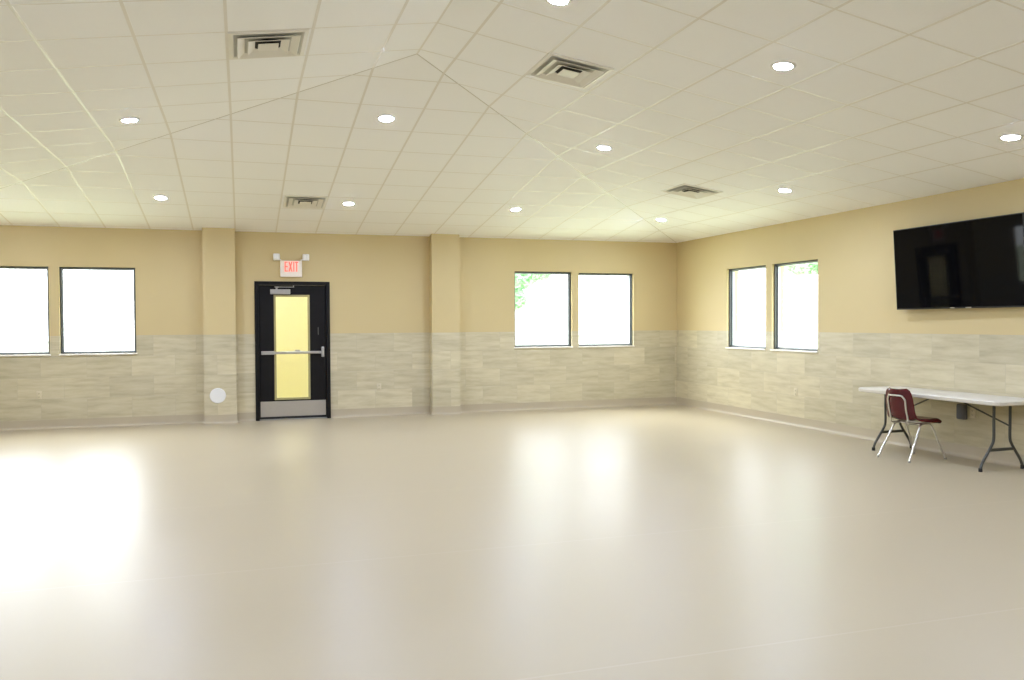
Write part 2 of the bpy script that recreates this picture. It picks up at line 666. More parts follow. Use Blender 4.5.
for x in XL_:
    yh = -D * (1 - (x / WR if x > 0 else x / WL))
    yh2 = YF - yh
    bar((x, -0.001, zc(x, 0)), (x, yh, zc(x, yh)))
    bar((x, yh, zc(x, yh)), (x, yh2, zc(x, yh2)))
    bar((x, yh2, zc(x, yh2)), (x, YF, zc(x, YF)))
for y in YL_:
    if y > -D:
        f = -y / D
    elif y < YF + D:
        f = (y - YF) / D
    else:
        f = None
    if f is None:
        bar((WL, y, H), (0, y, ZR), 0.013); bar((0, y, ZR), (WR, y + SKEW * WR, H), 0.013)
    else:
        xa, xb = WL * (1 - f), WR * (1 - f)
        za = zc(0, y) if abs(y) < D or True else 0
        bar((WL, y, H), (xa, y, zc(xa, y)), 0.013)
        bar((xa, y, zc(xa, y)), (xb, y, zc(xb, y)), 0.013)
        bar((xb, y, zc(xb, y)), (WR, min(-0.002, y + SKEW * (WR - xb)), H), 0.013)
bar((0, yA, ZR), (0, yB, ZR), 0.022)
g = gb.build('ceiling_grid', M['tbar'], ceiling)
gb = MB()
for x in (WL, WR):
    bar((x, 0, H), (0, yA, ZR), 0.012)
    bar((x, YF, H), (0, yB, ZR), 0.012)
gb.build('hip_joint', M['joint'], ceiling)  # hip bars in darker paint: the gap's shade is put into their colour


# ------------------------------------------------------------------ windows
def window(n, u0, u1, axis, z1=WZ1):
    """axis 'x': on the back wall (u = x, into the wall = +y); axis 'y': right wall (u = y, into the wall = +x)"""
    def T(u, d, z):
        return (u, d, z) if axis == 'x' else (WR + d, u, z)

    def bx(mb, ua, ub, da, db, za, zb, bev=0.002):
        p, q = T(ua, da, za), T(ub, db, zb)
        mb.box(tuple(min(a, b) for a, b in zip(p, q)), tuple(max(a, b) for a, b in zip(p, q)), bev, 1)

    def ring(mb, inset, w, da, db, wb=None):
        a, b, c, e = u0 + inset, u1 - inset, WZ0 + inset, z1 - inset
        bx(mb, a, a + w, da, db, c, e)
        bx(mb, b - w, b, da, db, c, e)
        bx(mb, a + w, b - w, da, db, e - w, e)
        bx(mb, a + w, b - w, da, db, c, c + (wb or w))

    f = MB()
    ring(f, 0.001, 0.019, 0.040, 0.125)
    fr = f.build('window_%d' % n, M['bronze'])
    struct(fr)
    s = MB()
    ring(s, 0.020, 0.020, 0.080, 0.118)
    s.build('sash', M['sash'], fr)
    g_ = MB()
    bx(g_, u0 + 0.035, u1 - 0.035, 0.099, 0.105, WZ0 + 0.035, z1 - 0.035, 0)
    g_.build('glass_pane', M['glass'], fr)
    si = MB()
    bx(si, u0 - 0.015, u1 + 0.015, -0.022, 0.036, WZ0 - 0.018, WZ0 + 0.006, 0.004)
    si.build('window_sill', M['sill'], fr)
    return fr


for i, (a, b) in enumerate(WIN_BACK):
    window(i + 1, a, b, 'x', TOP_BACK[i])
for i, (a, b) in enumerate(WIN_RIGHT):
    window(i + 5, a, b, 'y')

# ------------------------------------------------------------------ exit door in the back wall
door = empty('door_1', (-0.69, 0.05, 0))
struct(door, 'black exit door with narrow yellow glass and silver push bar')


def pb(name, mat, lo, hi, parent, bev=0.003, **kw):
    """box given in world coordinates, built under a parent standing at some place"""
    mb = MB()
    mb.box(lo, hi, bev)
    o = mb.build(name, mat, None, **kw)
    set_parent(o, parent)
    return o


def set_parent(o, parent):
    o.parent = parent
    bpy.context.view_layer.update()
    o.matrix_parent_inverse = parent.matrix_world.inverted()


DX0, DX1, DZ1 = -1.270, -0.113, 2.178
f = MB()
fw = 0.058
f.box((DX0, -0.022, 0), (DX0 + fw, 0.15, DZ1), 0.003)
f.box((DX1 - fw, -0.022, 0), (DX1, 0.15, DZ1), 0.003)
f.box((DX0 + fw, -0.022, DZ1 - 0.055), (DX1 - fw, 0.15, DZ1), 0.003)
# rebate stops
f.box((DX0 + fw, 0.085, 0), (DX0 + fw + 0.014, 0.15, DZ1 - 0.055))
f.box((DX1 - fw - 0.014, 0.085, 0), (DX1 - fw, 0.15, DZ1 - 0.055))
o = f.build('door_frame', M['doorblack'])
set_parent(o, door)
thr = pb('threshold', M['alusatin'], (DX0 + fw, 0.0, 0.0005), (DX1 - fw, 0.2, 0.012), door)

LX0, LX1 = DX0 + fw + 0.003, DX1 - fw - 0.003      # leaf
LY0, LY1 = 0.035, 0.080
GX0, GX1, GZ0, GZ1 = -0.968, -0.438, 0.325, 1.958   # glass opening
lf = MB()
lf.box((LX0, LY0, 0.018), (GX0, LY1, 2.118), 0.002)
lf.box((GX1, LY0, 0.018), (LX1, LY1, 2.118), 0.002)
lf.box((GX0, LY0, 0.018), (GX1, LY1, GZ0), 0.0)
lf.box((GX0, LY0, GZ1), (GX1, LY1, 2.118), 0.0)
leaf = lf.build('door_leaf', M['doorblack'])
set_parent(leaf, door)
gf = MB()
w = 0.020
gf.box((GX0 - 0.012, LY0 - 0.008, GZ0 - 0.012), (GX0 + w, LY0 + 0.02, GZ1 + 0.012), 0.002)
gf.box((GX1 - w, LY0 - 0.008, GZ0 - 0.012), (GX1 + 0.012, LY0 + 0.02, GZ1 + 0.012), 0.002)
gf.box((GX0 + w, LY0 - 0.008, GZ1 - w), (GX1 - w, LY0 + 0.02, GZ1 + 0.012), 0.002)
gf.box((GX0 + w, LY0 - 0.008, GZ0 - 0.012), (GX1 - w, LY0 + 0.02, GZ0 + w), 0.002)
o = gf.build('glazing_bead', M['liteframe'])
set_parent(o, leaf)
o = pb('glass_pane', M['glass'], (GX0 + 0.004, LY0 + 0.022, GZ0 + 0.004), (GX1 - 0.004, LY0 + 0.028, GZ1 - 0.004), leaf, 0)
o = pb('kick_plate', M['alu'], (LX0 + 0.012, LY0 - 0.004, 0.052), (LX1 - 0.012, LY0, 0.292), leaf, 0.001)
o['label'] = 'brushed metal kick plate'
o = pb('latch_strip', M['gunmetal'], (-0.303, LY0 - 0.006, 1.335), (-0.288, LY0, 1.455), leaf, 0.002)
o = pb('door_sweep', M['rubber'], (LX0 + 0.004, LY0 - 0.006, 0.016), (LX1 - 0.004, LY0, 0.050), leaf, 0.002)
# panic bar
bar_o = MB()
ZB = 1.058
bar_o.box((-1.178, LY0 - 0.055, ZB - 0.028), (-0.972, LY0, ZB + 0.028), 0.006)
bar_o.box((-0.972, LY0 - 0.050, ZB - 0.020), (-0.250, LY0 - 0.012, ZB + 0.020), 0.006)
panic = bar_o.build('panic_bar', M['alusatin'])
panic['label'] = 'silver push bar across the door'
set_parent(panic, door)
o = pb('latch_case', M['alusatin'], (-0.252, LY0 - 0.060, ZB - 0.075), (-0.208, LY0, ZB + 0.085), panic, 0.008)
o = pb('touch_pad', M['alu'], (-0.80, LY0 - 0.058, ZB - 0.016), (-0.30, LY0 - 0.049, ZB + 0.016), panic, 0.003)
o = pb('dogging_tab', M['alusatin'], (-0.66, LY0 - 0.045, ZB + 0.02), (-0.585, LY0 - 0.020, ZB + 0.042), panic, 0.006)
# closer
cl = MB()
cl.box((-1.032, LY0 - 0.055, 1.978), (-0.725, LY0, 2.055), 0.006)
closer = cl.build('door_closer', M['alusatin'])
closer['label'] = 'silver closer box at the top of the door'
set_parent(closer, door)
am = MB()
am.tube([(-0.935, LY0 - 0.030, 2.05), (-0.935, LY0 - 0.030, 2.085)], 0.014, 12)
am.box((-0.965, LY0 - 0.042, 2.082), (-0.895, LY0 - 0.018, 2.098), 0.004)
am.box((-0.93, LY0 - 0.038, 2.086), (-0.665, LY0 - 0.022, 2.096), 0.003)
am.tube([(-0.675, LY0 - 0.030, 2.09), (-0.675, LY0 - 0.030, 2.125)], 0.007, 8)
o = am.build('closer_arm', M['alusatin'], smooth=True)
set_parent(o, closer)

# vestibule behind the door: yellow painted, lit by an added glowing dome out of view
vb = MB()
V0, V1 = (-2.1, WT + 0.01, 0.0), (0.7, 3.2, 2.7)
for lo, hi in (((V0[0], V1[1], 0), (V1[0], V1[1] + 0.1, V1[2])), ((V0[0] - 0.1, V0[1], 0), (V0[0], V1[1] + 0.1, V1[2])),
               ((V1[0], V0[1], 0), (V1[0] + 0.1, V1[1] + 0.1, V1[2])), ((V0[0] - 0.1, V0[1], V1[2]), (V1[0] + 0.1, V1[1] + 0.1, V1[2] + 0.1)),
               ((V0[0] - 0.1, V0[1], -0.12), (V1[0] + 0.1, V1[1] + 0.1, 0.0))):
    vb.box(lo, hi)
struct(vb.build('wall_vestibule', M['yellow']), 'yellow painted walls of the entry behind the door glass')
vl = MB()
vl.lathe([(0, -0.11), (0.07, -0.105), (0.13, -0.08), (0.165, -0.03), (0.17, 0.0), (0, 0)], 24)
o = vl.build('added_vestibule_glow', M['vestglow'], smooth=True, loc=(-0.75, 1.45, 2.7))
struct(o)

# ------------------------------------------------------------------ recessed ceiling lights
def plane_quat(x, y):
    e = 0.02
    nx = (zc(x + e, y) - zc(x - e, y)) / (2 * e)
    ny = (zc(x, y + e) - zc(x, y - e)) / (2 * e)
    n = Vector((-nx, -ny, 1)).normalized()
    # keep local x along the world x in the plane
    xa = Vector((1, 0, nx)).normalized()
    ya = n.cross(xa)
    m = Matrix((xa, ya, n)).transposed()
    return m.to_quaternion()


def make_downlight():
    root = empty('recessed_light', (0, 0, 0))
    t = MB()
    t.lathe([(0.066, -0.004), (0.070, -0.010), (0.086, -0.010), (0.094, -0.006), (0.096, 0.0), (0.066, 0.0), (0.066, -0.004)], 40)
    tr = t.build('trim_ring', M['white'], root, smooth=True)
    l = MB()
    l.lathe([(0.0, -0.0165), (0.024, -0.0155), (0.045, -0.0125), (0.059, -0.008), (0.066, -0.004), (0.066, 0.0), (0, 0.0)], 28)
    l.build('lens', M['lens'], root, smooth=True)
    return root


LIGHTS = [
    (-2.463, -4.60, 'round ceiling light nearest to the left windows, in the row second from the back wall'),
    (-2.46, -1.64, 'round ceiling light just above the left pilaster, close to the back wall'),
    (-0.02, -4.70, 'round ceiling light just below the ceiling peak, on the middle of the back slope'),
    (-0.02, -1.69, 'round ceiling light beside the small square vent above the exit door'),
    (2.438, -1.71, 'round ceiling light above the left window of the middle pair'),
    (2.45, -4.65, 'round ceiling light beside the right ceiling hip line, below the big middle vent'),
    (4.887, -1.64, 'round ceiling light closest to the back right corner of the room'),
    (2.513, -7.62, 'large looking ceiling light on the right slope, nearest one right of the big vent'),
    (4.93, -4.54, 'round ceiling light above the right wall windows, beside the far right vent'),
    (4.99, -7.45, 'round ceiling light above the black wall television'),
    (0.638, -7.70, 'ceiling light cut off by the top edge of the photo'),
]
EXTRA = [(-4.88, -1.64), (-4.88, -4.67), (-4.88, -7.65), (-2.46, -7.65)] + \
        [(x, y) for y in (-10.7, -13.7) for x in (-4.88, -2.44, 0.61, 2.44, 4.88)]
proto = None
for i, (x, y, lab) in enumerate(LIGHTS + [(x, y, None) for x, y in EXTRA]):
    o = make_downlight() if proto is None else copy_tree(proto)
    proto = proto or o
    o.rotation_mode = 'QUATERNION'
    o.rotation_quaternion = plane_quat(x, y)
    o.location = (x, y, zc(x, y) - 0.0005)
    if lab:
        tag(o, lab, 'ceiling light', 'recessed ceiling lights')
    else:
        tag(o, 'recessed ceiling light over the part of the hall outside the photo', 'ceiling light', 'ceiling lights outside the photo')


# ------------------------------------------------------------------ square air vents
def make_vent():
    root = empty('air_vent', (0, 0, 0))
    a = TILE / 2 - 0.016

    def sq(r, z):
        return [(-r, -r, z), (r, -r, z), (r, r, z), (-r, r, z)]

    def frustum(mb, loops):
        t = bmesh.new()
        rows = [[t.verts.new(p) for p in sq(r, z)] for r, z in loops]
        for p, q in zip(rows, rows[1:]):
            for k in range(4):
                t.faces.new((p[k], p[(k + 1) % 4], q[(k + 1) % 4], q[k]))
        mb.merge(t)

    fb = MB()
    frustum(fb, [(a, 0.0), (a, -0.008), (a - 0.030, -0.012), (a - 0.040, -0.004), (a - 0.040, 0.0), (a, 0.0)])
    fb.build('vent_frame', M['vent'], root)
    bk = MB()
    bk.box((-a + 0.035, -a + 0.035, -0.0012), (a - 0.035, a - 0.035, 0.0))
    bk.build('backing', M['ventgrey'], root)
    dk = MB()
    dk.lathe([(0, -0.0022), (0.118, -0.0022), (0.120, -0.0010), (0, -0.0010)], 40)
    dk.build('duct_shade_disc', M['dark'], root)  # flat dark disc; shade inside the duct neck is put into its colour
    for r in (0.228, 0.152):
        lb = MB()
        # sloping louver ring: wide at the bottom, narrow at the top, thin sheet with thickness
        frustum(lb, [(r, -0.026), (r - 0.054, -0.004), (r - 0.057, -0.004), (r - 0.005, -0.028), (r, -0.026)])
        lb.build('louver', M['vent'], root)
    cp = MB()
    cp.box((-0.076, -0.076, -0.026), (0.076, 0.076, -0.021), 0.002)
    cp.box((-0.02, -0.02, -0.020), (0.02, 0.02, -0.0015))
    cp.build('center_plate', M['vent'], root)
    return root


VENTS = [
    (-2 * TILE - 0.03, -6.53, 'large white square vent left of the ceiling peak'),
    (2 * TILE, -6.52, 'large white square vent right of the ceiling peak'),
    (-1 * TILE, -1.68, 'small looking white vent low on the back ceiling slope, above the exit door'),
    (4.2, -3.62, 'white vent on the right ceiling slope above the right wall windows'),
]
proto = None
for x, y, lab in VENTS:
    o = make_vent() if proto is None else copy_tree(proto)
    proto = proto or o
    o.rotation_mode = 'QUATERNION'
    o.rotation_quaternion = plane_quat(x, y)
    o.location = (x, y, zc(x, y) - 0.0005)
    tag(o, lab, 'air vent', 'square ceiling vents')

# ------------------------------------------------------------------ exit sign with emergency lamps
sign = empty('exit_sign', (-0.71, 0, 2.372))
tag(sign, 'white exit sign with red letters and two lamp heads above the black door', 'exit sign')
SX0, SX1, SZ0, SZ1 = -0.878, -0.545, 2.247, 2.502
b = MB()
b.box((SX0, -0.058, SZ0), (SX1, -0.0005, SZ1), 0.008, 3)
o = b.build('sign_housing', M['signbox'], smooth=True)
set_parent(o, sign)
lt = MB()
LZ0, LZ1 = 2.330, 2.486
lw, st, gap = 0.048, 0.0180, 0.010
x0 = -0.812


def seg(a, b, c, d):
    lt.box((a, -0.0605, c), (b, -0.0575, d))


# E
seg(x0, x0 + st, LZ0, LZ1)
for z in (LZ0, (LZ0 + LZ1) / 2 - st / 2, LZ1 - st):
    seg(x0 + st, x0 + lw, z, z + st)
# X
x1 = x0 + lw + gap
xw = 0.064
for sgn in (1, -1):
    pts = [(x1, LZ0), (x1 + st * 1.1, LZ0), (x1 + xw, LZ1), (x1 + xw - st * 1.1, LZ1)]
    if sgn < 0:
        pts = [(2 * x1 + xw - px, pz) for px, pz in pts][::-1]
    t = bmesh.new()
    va = [t.verts.new((px, -0.0605, pz)) for px, pz in pts]
    vb_ = [t.verts.new((px, -0.0575, pz)) for px, pz in pts]
    t.faces.new(va)
    t.faces.new(vb_[::-1])
    for k in range(4):
        t.faces.new((va[k], vb_[k], vb_[(k + 1) % 4], va[(k + 1) % 4]))
    lt.merge(t)
# I
x2 = x1 + xw + gap
seg(x2, x2 + st, LZ0, LZ1)
# T
x3 = x2 + st + gap
seg(x3, x3 + 0.050, LZ1 - st, LZ1)
seg(x3 + 0.025 - st / 2, x3 + 0.025 + st / 2, LZ0, LZ1 - st)
o = lt.build('exit_lettering', M['exitred'])
o['label'] = 'red letters reading EXIT'
set_parent(o, sign)
for sx, cx in ((-1, -0.932), (1, -0.482)):
    hb = MB()
    # arm from the housing top corner to the head, then the square lamp head
    hx = SX0 + 0.012 if sx < 0 else SX1 - 0.012
    hb.tube([(hx, -0.03, SZ1 - 0.02), (hx, -0.03, SZ1 + 0.012), (cx, -0.03, 2.535)], 0.009, 10)
    hb.box((cx - 0.052, -0.075, 2.505), (cx + 0.052, -0.012, 2.610), 0.016, 3)
    hd = hb.build('lamp_head', M['white'], smooth=True)
    set_parent(hd, sign)
    ln = MB()
    ln.box((cx - 0.043, -0.081, 2.515), (cx - 0.004, -0.073, 2.600), 0.006, 2)
    ln.box((cx + 0.004, -0.081, 2.515), (cx + 0.043, -0.073, 2.600), 0.006, 2)
    l_ = ln.build('lamp_lens', M['lampglass'], smooth=True)
    set_parent(l_, hd)

# ------------------------------------------------------------------ round cover plate on the pilaster
rp = MB()
rp.lathe([(0, 0.012), (0.108, 0.012), (0.115, 0.006), (0.117, 0.0), (0, 0.0)], 48,
         Matrix.Translation((-1.826, -PD - 0.0005, 0.428)) @ Matrix.Rotation(R(90), 4, 'X'))
o = rp.build('round_cover_plate', M['white'], smooth=True, angle=12)
tag(o, 'round white cover plate low on the tiled pilaster beside the door', 'wall plate')
for dx in (-0.06, 0.06):
    s_ = MB()
    s_.lathe([(0, 0.0030), (0.005, 0.0024), (0.006, 0), (0, 0)], 12, Matrix.Translation((-1.826 + dx, -PD - 0.0123, 0.428)) @ Matrix.Rotation(R(90), 4, 'X'))
    c_ = s_.build('screw', M['white'], smooth=True)
    set_parent(c_, o)


# ------------------------------------------------------------------ wall outlets
def make_outlet():
    root = empty('wall_outlet', (0, 0, 0))
    p = MB()
    p.box((-0.036, -0.006, -0.058), (0.036, 0.0, 0.058), 0.003, 2)
    pl = p.build('plate', M['ivory'], root, smooth=True)
    for z in (-0.024, 0.024):
        s = MB()
        s.box((-0.016, -0.0085, z - 0.015), (0.016, -0.005, z + 0.015), 0.004, 2)
        so = s.build('socket', M['ivory'], root, smooth=True)
        h_ = MB()
        for dx in (-0.006, 0.006):
            h_.box((dx - 0.0012, -0.0092, z - 0.005), (dx + 0.0012, -0.0084, z + 0.006))
        h_.box((-0.0022, -0.0092, z - 0.0115), (0.0022, -0.0084, z - 0.0075))
        h_.build('slot', M['dark'], so)
    return root


OUT = [((-4.296, -0.0008, 0.50), 0, 'small ivory wall outlet under the left windows'),
       ((0.668, -0.0008, 0.475), 0, 'small ivory wall outlet between the exit door and the right pilaster'),
       ((WR - 0.0008, -3.233, 0.49), -90, 'small ivory wall outlet under the right wall windows'),
       ((WR - 0.0008, -6.090, 0.505), -90, 'ivory wall outlet beside the grey box under the folding table')]
proto = None
for loc, rz, lab in OUT:
    o = make_outlet() if proto is None else copy_tree(proto)
    proto = proto or o
    o.location = loc
    o.rotation_euler = (0, 0, R(rz))
    tag(o, lab, 'wall outlet', 'ivory wall outlets')

# grey box beside it, with its lead dropping to the floor
gbx = empty('power_box', (WR, -5.977, 0.505))
tag(gbx, 'dark grey box on the wall tiles under the folding table', 'power box')
b = MB()
b.box((WR - 0.060, -6.030, 0.420), (WR - 0.0008, -5.925, 0.590), 0.018, 3)
o = b.build('box_body', M['greybox'], smooth=True); set_parent(o, gbx)
b = MB()
b.box((WR - 0.066, -6.016, 0.436), (WR - 0.059, -5.939, 0.574), 0.006, 2)
o = b.build('box_lid', M['greybox'], smooth=True); set_parent(o, gbx)

# ------------------------------------------------------------------ television
tv = empty('flat_tv', (WR - 0.115, -5.955, 2.110))
tag(tv, 'large black flat television mounted on the right wall above the table', 'television')
TWd, THt = 1.605, 0.945
# local: x along the screen (towards +y world), y out of the wall (-x world), z up
b = MB()
b.box((-TWd / 2, -0.022, -THt / 2), (TWd / 2, 0.012, THt / 2), 0.004, 2)
tvb = b.build('housing', M['tvbezel'], tv)
b = MB()
b.box((-TWd / 2 + 0.011, 0.0118, -THt / 2 + 0.017), (TWd / 2 - 0.011, 0.0135, THt / 2 - 0.011))
b.build('screen', M['tvscreen'], tv)
b = MB()
b.box((-TWd / 2 + 0.25, -0.055, -THt / 2 + 0.05), (TWd / 2 - 0.25, -0.021, THt / 2 - 0.28), 0.015, 3)
b.build('rear_cover', M['tvbezel'], tv)
b = MB()
b.box((0.020, 0.0118, -THt / 2 + 0.004), (0.075, 0.0140, -THt / 2 + 0.013), 0.001, 1)
o = b.build('badge', M['alu'], tv)
o['label'] = 'small silver mark on the lower edge'
b = MB()
b.box((-0.185, 0.0118, -THt / 2 + 0.003), (-0.115, 0.0140, -THt / 2 + 0.013), 0.001, 1)
o = b.build('badge', M['alu'], tv)
o['label'] = 'small silver mark on the lower edge'
tilt = R(3.9)
mt = Matrix(((0, -1, 0), (1, 0, 0), (0, 0, 1))).to_4x4()   # local x -> world +y, local y -> world -x
tv.rotation_mode = 'QUATERNION'
tv.rotation_quaternion = (Matrix.Rotation(R(1.2), 4, 'Z') @ Matrix.Rotation(-tilt, 4, 'Y') @ mt).to_quaternion()
br = MB()
br.box((WR - 0.022, -6.20, 1.93), (WR - 0.0005, -5.71, 2.29), 0.003)
br.box((WR - 0.075, -6.10, 1.98), (WR - 0.02, -6.05, 2.24), 0.003)
br.box((WR - 0.075, -5.86, 1.98), (WR - 0.02, -5.81, 2.24), 0.003)
o = br.build('wall_bracket', M['gunmetal'])
set_parent(o, tv)

# ------------------------------------------------------------------ folding table against the right wall
TX0, TX1, TY0, TY1, TZ = 5.540, 6.138, -6.885, -5.055, 0.718
table = empty('folding_table', ((TX0 + TX1) / 2, (TY0 + TY1) / 2, 0))
tag(table, 'long white plastic folding table standing against the right wall', 'table')
cx_, cy_ = (TX0 + TX1) / 2, (TY0 + TY1) / 2
hx_, hy_ = (TX1 - TX0) / 2, (TY1 - TY0) / 2


def rounded(hx, hy, r, n=6):
    out = []
    for sx, sy, a0 in ((1, 1, 0), (-1, 1, 90), (-1, -1, 180), (1, -1, 270)):
        for k in range(n + 1):
            a = R(a0 + 90 * k / n)
            out.append((sx * (hx - r) + r * math.cos(a), sy * (hy - r) + r * math.sin(a)))
    return out


bm = bmesh.new()
rows = []
for inset, z in ((0.02, TZ - 0.006), (0.006, TZ - 0.002), (0.0, TZ - 0.010), (0.002, TZ - 0.040), (0.010, TZ - 0.046), (0.022, TZ - 0.046), (0.026, TZ - 0.020)):
    rows.append([bm.verts.new((x, y, z)) for x, y in rounded(hx_ - inset, hy_ - inset, 0.055)])
top = [bm.verts.new((x, y, TZ)) for x, y in rounded(hx_ - 0.012, hy_ - 0.012, 0.05)]
rows = [top] + rows[2:]
for a, b_ in zip(rows, rows[1:]):
    n = len(a)
    for k in range(n):
        bm.faces.new((a[k], a[(k + 1) % n], b_[(k + 1) % n], b_[k]))
bm.faces.new(top)
bm.faces.new(rows[-1][::-1])
bmesh.ops.recalc_face_normals(bm, faces=bm.faces)
me = bpy.data.meshes.new('tabletop')
bm.to_mesh(me); bm.free()
me.materials.append(M['tabletop'])
me.polygons.foreach_set('use_smooth', [True] * len(me.polygons))
me.set_sharp_from_angle(angle=R(35))
tt = bpy.data.objects.new('tabletop', me)
COL.objects.link(tt)
tt.parent = table
UZ = TZ - 0.021
for s, yl in ((1, -5.300 - cy_), (-1, -6.685 - cy_)):
    fr = MB()
    for sx in (-1, 1):
        px = sx * 0.106
        path = smooth_path([(px, yl, UZ), (px, yl, 0.50), (px, yl, 0.325), (px + sx * 0.022, yl, 0.262), (px + sx * 0.075, yl, 0.185),
                            (px + sx * 0.136, yl, 0.10), (px + sx * 0.162, yl, 0.045), (px + sx * 0.168, yl, 0.018)], 8)
        fr.tube(path, 0.0135, 12)
    fr.box((-0.168, yl - 0.010, 0.196), (0.168, yl + 0.010, 0.226), 0.004)
    fr.tube([(-0.25, yl, UZ - 0.012), (0.25, yl, UZ - 0.012)], 0.0125, 12)
    lg = fr.build('leg_frame', M['gunmetal'], table, smooth=True)
    lg['label'] = 'dark grey splayed steel leg frame'
    for sx in (-1, 1):
        fx = sx * (0.106 + 0.168)
        ft = MB()
        ft.lathe([(0, 0.0005), (0.017, 0.0005), (0.0185, 0.006), (0.0175, 0.036), (0, 0.038)], 16, Matrix.Translation((fx, yl, 0)))
        ft.build('foot_cap', M['rubber'], lg, smooth=True)
    bc = MB()
    bc.tube([(0.106, yl + s * -0.012, 0.445), (0.02, yl - s * 0.60, UZ - 0.008)], 0.009, 10)
    bc.build('brace', M['gunmetal'], table, smooth=True)

# ------------------------------------------------------------------ maroon stacking chair
chair = empty('stacking_chair', (5.575, -5.845, 0), Matrix.Rotation(R(5), 4, 'Z').to_quaternion())
tag(chair, 'maroon plastic shell chair with chrome legs facing the folding table', 'chair')
# local: x forward (seat front), y left, z up
PROF = [(0.182, 0.398), (0.196, 0.416), (0.184, 0.437), (0.150, 0.445), (0.09, 0.442), (0.0, 0.436), (-0.09, 0.428), (-0.155, 0.430),
        (-0.198, 0.452), (-0.222, 0.500), (-0.236, 0.570), (-0.250, 0.650), (-0.264, 0.725), (-0.272, 0.770)]
pr = smooth_path([(a, 0, b) for a, b in PROF], 4)
NV = len(pr)
NU = 44
bm = bmesh.new()


def halfw(t):
    pts = [(0, .185), (.06, .195), (.2, .205), (.42, .200), (.56, .178), (.72, .172), (.85, .168), (.93, .156), (.975, .138), (1, .105)]
    for (a, wa), (c, wc) in zip(pts, pts[1:]):
        if a <= t <= c:
            k = (t - a) / (c - a)
            k = k * k * (3 - 2 * k) if c < .9 else k
            return wa + (wc - wa) * k
    return pts[-1][1]


lens_ = [0]
for a, c in zip(pr, pr[1:]):
    lens_.append(lens_[-1] + (c - a).length)
tot = lens_[-1]
grid0, grid1 = [], []
TH = 0.013
for j, p in enumerate(pr):
    t = lens_[j] / tot
    d = (pr[min(j + 1, NV - 1)] - pr[max(j - 1, 0)]).normalized()
    nrm = Vector((d.z, 0, -d.x))          # towards the sitter
    if nrm.z < 0 and t < 0.5:
        nrm = -nrm
    if t >= 0.5 and nrm.x < 0:
        nrm = -nrm
    back = max(0.0, min(1.0, (t - 0.45) / 0.15))
    r0, r1 = [], []
    for i in range(NU + 1):
        s = -1 + 2 * i / NU
        y = s * halfw(t)
        edge = abs(s) ** 2.5
        curl = (0.002 + 0.036 * max(0, min(1, (t - 0.22) / 0.22))) * edge * (1 - back) + (0.048 * s * s) * back
        if t < 0.08:
            curl *= 0.3
        q = Vector((p.x, y, p.z)) + nrm * curl
        q.z -= 0.030 * max(0.0, (abs(s) - 0.84) / 0.16) ** 1.4 * (1 - back) * min(1.0, t / 0.12)   # turned-down seat edge
        # waterfall: top edge rounding
        r0.append(bm.verts.new(q + nrm * TH / 2))
        r1.append(bm.verts.new(q - nrm * TH / 2))
    grid0.append(r0)
    grid1.append(r1)
for gset in (grid0, grid1):
    for a, c in zip(gset, gset[1:]):
        for i in range(NU):
            bm.faces.new((a[i], a[i + 1], c[i + 1], c[i]))
for a, c in ((grid0[0], grid1[0]), (grid0[-1], grid1[-1])):
    for i in range(NU):
        bm.faces.new((a[i], a[i + 1], c[i + 1], c[i]))
for side in (0, NU):
    for j in range(NV - 1):
        bm.faces.new((grid0[j][side], grid0[j + 1][side], grid1[j + 1][side], grid1[j][side]))
bmesh.ops.recalc_face_normals(bm, faces=bm.faces)
me = bpy.data.meshes.new('seat_shell')
bm.to_mesh(me); bm.free()
me.materials.append(M['maroon'])
me.polygons.foreach_set('use_smooth', [True] * len(me.polygons))
me.set_sharp_from_angle(angle=R(60))
sh = bpy.data.objects.new('seat_shell', me)
COL.objects.link(sh)
sh.parent = chair
rt = 0.0105
for sy in (-1, 1):
    y0 = sy * 0.155
    for nm, top_, foot in (('rear', (-0.075, y0, 0.388), (-0.285, sy * 0.198, 0.012)), ('front', (0.080, y0, 0.392), (0.258, sy * 0.195, 0.012))):
        lg = MB()
        tp, ft = Vector(top_), Vector(foot)
        inn = Vector((0.0 if nm == 'rear' else 0.0, y0 * 0.9, 0.405))
        mid = tp + (ft - tp) * 0.12
        start = Vector((tp.x + (0.075 if nm == 'rear' else -0.07), y0 * 0.96, tp.z + 0.004))
        lg.tube(smooth_path([start, tp + Vector((0.02 if nm == 'rear' else -0.02, 0, 0.001)), mid, tp + (ft - tp) * 0.5, ft], 7), rt, 12)
        l_ = lg.build('leg', M['chrome'], chair, smooth=True)
        gd = MB()
        gd.lathe([(0, 0.0005), (0.012, 0.0005), (0.014, 0.004), (0.0135, 0.020), (0, 0.022)], 14, Matrix.Translation((ft.x, ft.y, 0)))
        gd.build('glide', M['alusatin'], l_, smooth=True)
sf = MB()
for x in (-0.06, 0.075):
    sf.tube([(x, -0.152, 0.392), (x, 0.152, 0.392)], 0.009, 10)
sf.build('seat_frame', M['chrome'], chair, smooth=True)
bs = MB()
hw_ = 0.106


def backpt(y, z, off=0.013):
    # rear surface of the shell at height z
    for a, c in zip(pr, pr[1:]):
        if a.x < -0.1 and a.z <= z <= c.z and c.z > a.z:
            k = (z - a.z) / (c.z - a.z)
            x = a.x + (c.x - a.x) * k
            break
    else:
        x = -0.2
    s = y / 0.172
    return Vector((x + 0.048 * s * s - off, y, z))


